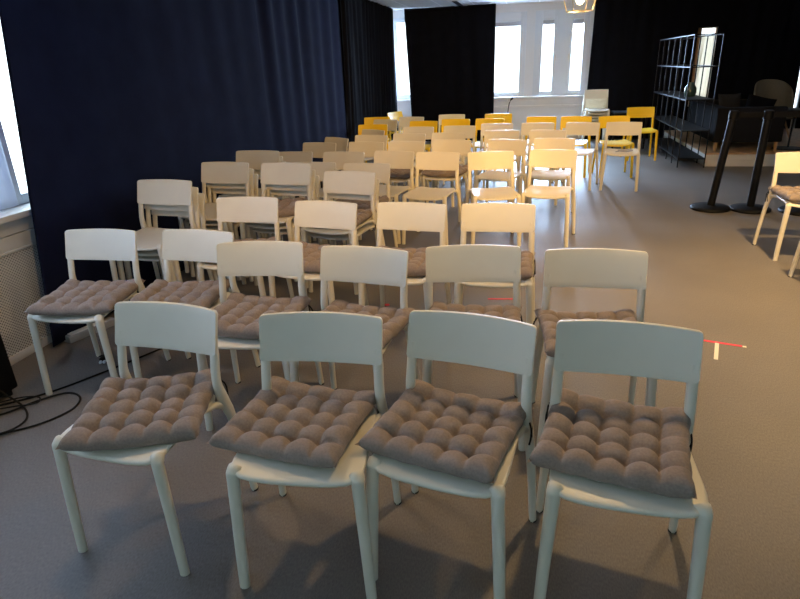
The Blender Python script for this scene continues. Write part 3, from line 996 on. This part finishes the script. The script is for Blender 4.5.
# ------------------------------------------------------------------ gooseneck microphone in front of the back wall
gm = thing('microphone_stand', 'thin black gooseneck microphone in front of the pale back wall', 'microphone', (-0.42, 10.0, 0))
lathe('base', [(0.01, 0.0), (0.12, 0.0), (0.12, 0.012), (0.02, 0.03), (0.01, 0.03)], M['black_plastic'], gm, 28)
tube('pole', [(0, 0, 0.025), (0, 0, 0.60)], 0.010, M['black_metal'], gm, 10)
tube('gooseneck', smooth_path([(0, 0, 0.60), (0.005, 0, 0.75), (0.02, 0, 0.86), (0.045, 0, 0.92)], 5), 0.007, M['black_metal'], gm, 8)
tube('microphone_head', [(0.04, 0, 0.912), (0.05, 0, 0.928), (0.072, 0, 0.945), (0.08, 0, 0.95)], [(0.008, 0.008), (0.016, 0.016), (0.016, 0.016), (0.008, 0.008)], M['black_plastic'], gm, 12)

# ------------------------------------------------------------------ cage pendant lamp
pd = thing('pendant_lamp', 'wire cage pendant lamp with a glowing bulb near the back windows', 'lamp', (0.47, 8.1, 0))
def sq(h, z, rot=0.3):
    return [Vector((h * 1.414 * math.cos(rot + PI / 4 + k * PI / 2), h * 1.414 * math.sin(rot + PI / 4 + k * PI / 2), z)) for k in range(4)]
b0, b1, b2 = sq(0.115, 2.02), sq(0.155, 2.20), sq(0.03, 2.36)
rods = []
for k in range(4):
    rods += [([b0[k], b0[(k + 1) % 4]], 0.005), ([b1[k], b1[(k + 1) % 4]], 0.005), ([b0[k], b1[k]], 0.005), ([b1[k], b2[k]], 0.005)]
tubes('cage', rods, M['brass'], pd, n=6)
lathe('socket', [(0.008, 2.31), (0.022, 2.31), (0.024, 2.37), (0.012, 2.38)], M['brass'], pd, 16)
tube('cord', [(0, 0, 2.375), (0, 0, 2.5)], 0.004, M['black_cord'], pd, 6)
lathe('bulb', [(0.004, 2.09), (0.025, 2.095), (0.045, 2.12), (0.05, 2.155), (0.042, 2.20), (0.024, 2.25), (0.018, 2.31)], M['bulb'], pd, 20)
lamp('warm_lamp_pendant', (0.47, 8.1, 2.06), 12, WARM, 0.05)

# ------------------------------------------------------------------ tape marks on the floor
def strip(name, a, b, w_, material, label):
    a, b = Vector((*a, 0)), Vector((*b, 0))
    d = (b - a).normalized(); n = Vector((-d.y, d.x, 0)) * w_ / 2
    V = [a + n, a - n, b - n, b + n]
    V = [(v.x, v.y, 0.0005) for v in V] + [(v.x, v.y, 0.0018) for v in V]
    o = link_mesh(name, V, [(0, 1, 2, 3), (4, 7, 6, 5), (0, 4, 5, 1), (1, 5, 6, 2), (2, 6, 7, 3), (3, 7, 4, 0)], material, smooth=False)
    return tag(o, label, 'tape', 'tape marks on the carpet')
strip('floor_tape', (0.98, 3.262), (1.17, 3.212), 0.018, M['pink_tape'], 'pink tape strip on the carpet right of the second row, touching the white one')
strip('floor_tape', (1.172, 3.210), (1.19, 3.206), 0.018, M['white_tape'], 'tiny white tape tip at the end of the right pink strip')
strip('floor_tape', (0.992, 3.03), (1.05, 3.235), 0.020, M['white_tape'], 'short white tape strip on the carpet below the right pink strip')
strip('floor_tape', (-0.25, 3.738), (-0.07, 3.76), 0.016, M['pink_tape'], 'pink tape strip on the carpet seen under the third row chairs')
dot = lathe('floor_marker', [(0.003, 0.0005), (0.018, 0.0005), (0.018, 0.002), (0.003, 0.002)], M['pink_tape'], None, 20)
dot.location = (-0.91, 3.548, 0)
tag(dot, 'small red dot stuck on the carpet between chair legs', 'tape')

# ------------------------------------------------------------------ cables and boxes at the left
def cable(pts, label, r=0.005):
    o = tube('floor_cable', smooth_path([(x, y, z) for x, y, z in pts], 8), r, M['black_cord'], n=8)
    return tag(o, label, 'cable', 'black cables on the carpet')
zc = 0.006
cable([(-2.75, 1.80, zc), (-2.515, 2.017, zc), (-2.355, 2.172, zc), (-2.202, 2.437, zc), (-2.05, 2.75, zc), (-1.9, 2.95, zc)], 'straight black cable running along the carpet under the second row')
cable([(-2.6, 1.85, zc), (-2.441, 1.943, zc), (-2.359, 2.08, zc), (-2.263, 2.176, zc), (-2.163, 2.148, zc), (-2.122, 2.042, zc), (-2.183, 1.907, zc), (-2.309, 1.80, zc), (-2.45, 1.70, zc)], 'black cable lying in a wide loop on the carpet at left')
cable([(-2.60, 2.06, 0.10), (-2.50, 2.05, 0.05), (-2.38, 2.02, 0.012), (-2.272, 1.93, zc + 0.01), (-2.257, 1.85, zc + 0.01), (-2.30, 1.79, zc + 0.01), (-2.42, 1.74, zc + 0.01)], 'black cable dropping from the black speaker to the carpet')
cable([(-2.55, 1.93, zc + 0.01), (-2.42, 2.0, zc + 0.012), (-2.33, 2.05, zc + 0.01), (-2.36, 2.10, zc + 0.012), (-2.45, 2.08, zc + 0.012), (-2.55, 2.0, zc + 0.01)], 'small tangled coil of black cable beside the speaker', 0.004)

sp = thing('floor_speaker', 'black speaker cut off by the left photo edge, in front of the radiator', 'speaker', (-2.615, 2.10, 0), R(0))
V = [(-0.14, -0.40, 0.03), (0.085, -0.40, 0.03), (0.085, 0.06, 0.03), (-0.14, 0.06, 0.03), (-0.14, -0.40, 0.52), (0.075, -0.40, 0.52), (0.075, 0.06, 0.52), (-0.14, 0.06, 0.52)]
link_mesh('cabinet', V, [(0, 3, 2, 1), (4, 5, 6, 7), (0, 1, 5, 4), (1, 2, 6, 5), (2, 3, 7, 6), (3, 0, 4, 7)], M['black_plastic'], sp, bevel=0.012)
for x in (-0.11, 0.055):
    for y in (-0.36, 0.02):
        lathe('rubber_foot', [(0.004, 0.0), (0.016, 0.0), (0.016, 0.032), (0.004, 0.032)], M['black_cord'], sp, 12, (x, y))

ps = thing('power_strip', 'grey power strip on the floor under the leftmost second row chair', 'power strip', (-2.66, 2.86, 0), R(-18))
boxes('body', [(-0.035, 0.035, -0.16, 0.16, 0.0, 0.045)], M['grey_plastic'], ps, bevel=0.008)
boxes('socket_face', [(-0.024, 0.024, -0.14, 0.10, 0.044, 0.048)], M['sill_white'], ps, bevel=0.001)
pl = thing('cable_plug', 'black plug with two white tips on the carpet beside the second row', 'plug', (-2.31, 2.53, 0), R(20))
boxes('body', [(-0.02, 0.02, -0.03, 0.03, 0.0, 0.03)], M['black_plastic'], pl, bevel=0.006)
for x in (-0.010, 0.010):
    boxes('tip', [(x - 0.006, x + 0.006, -0.05, -0.028, 0.008, 0.020)], M['frame_white'], pl, bevel=0.002)
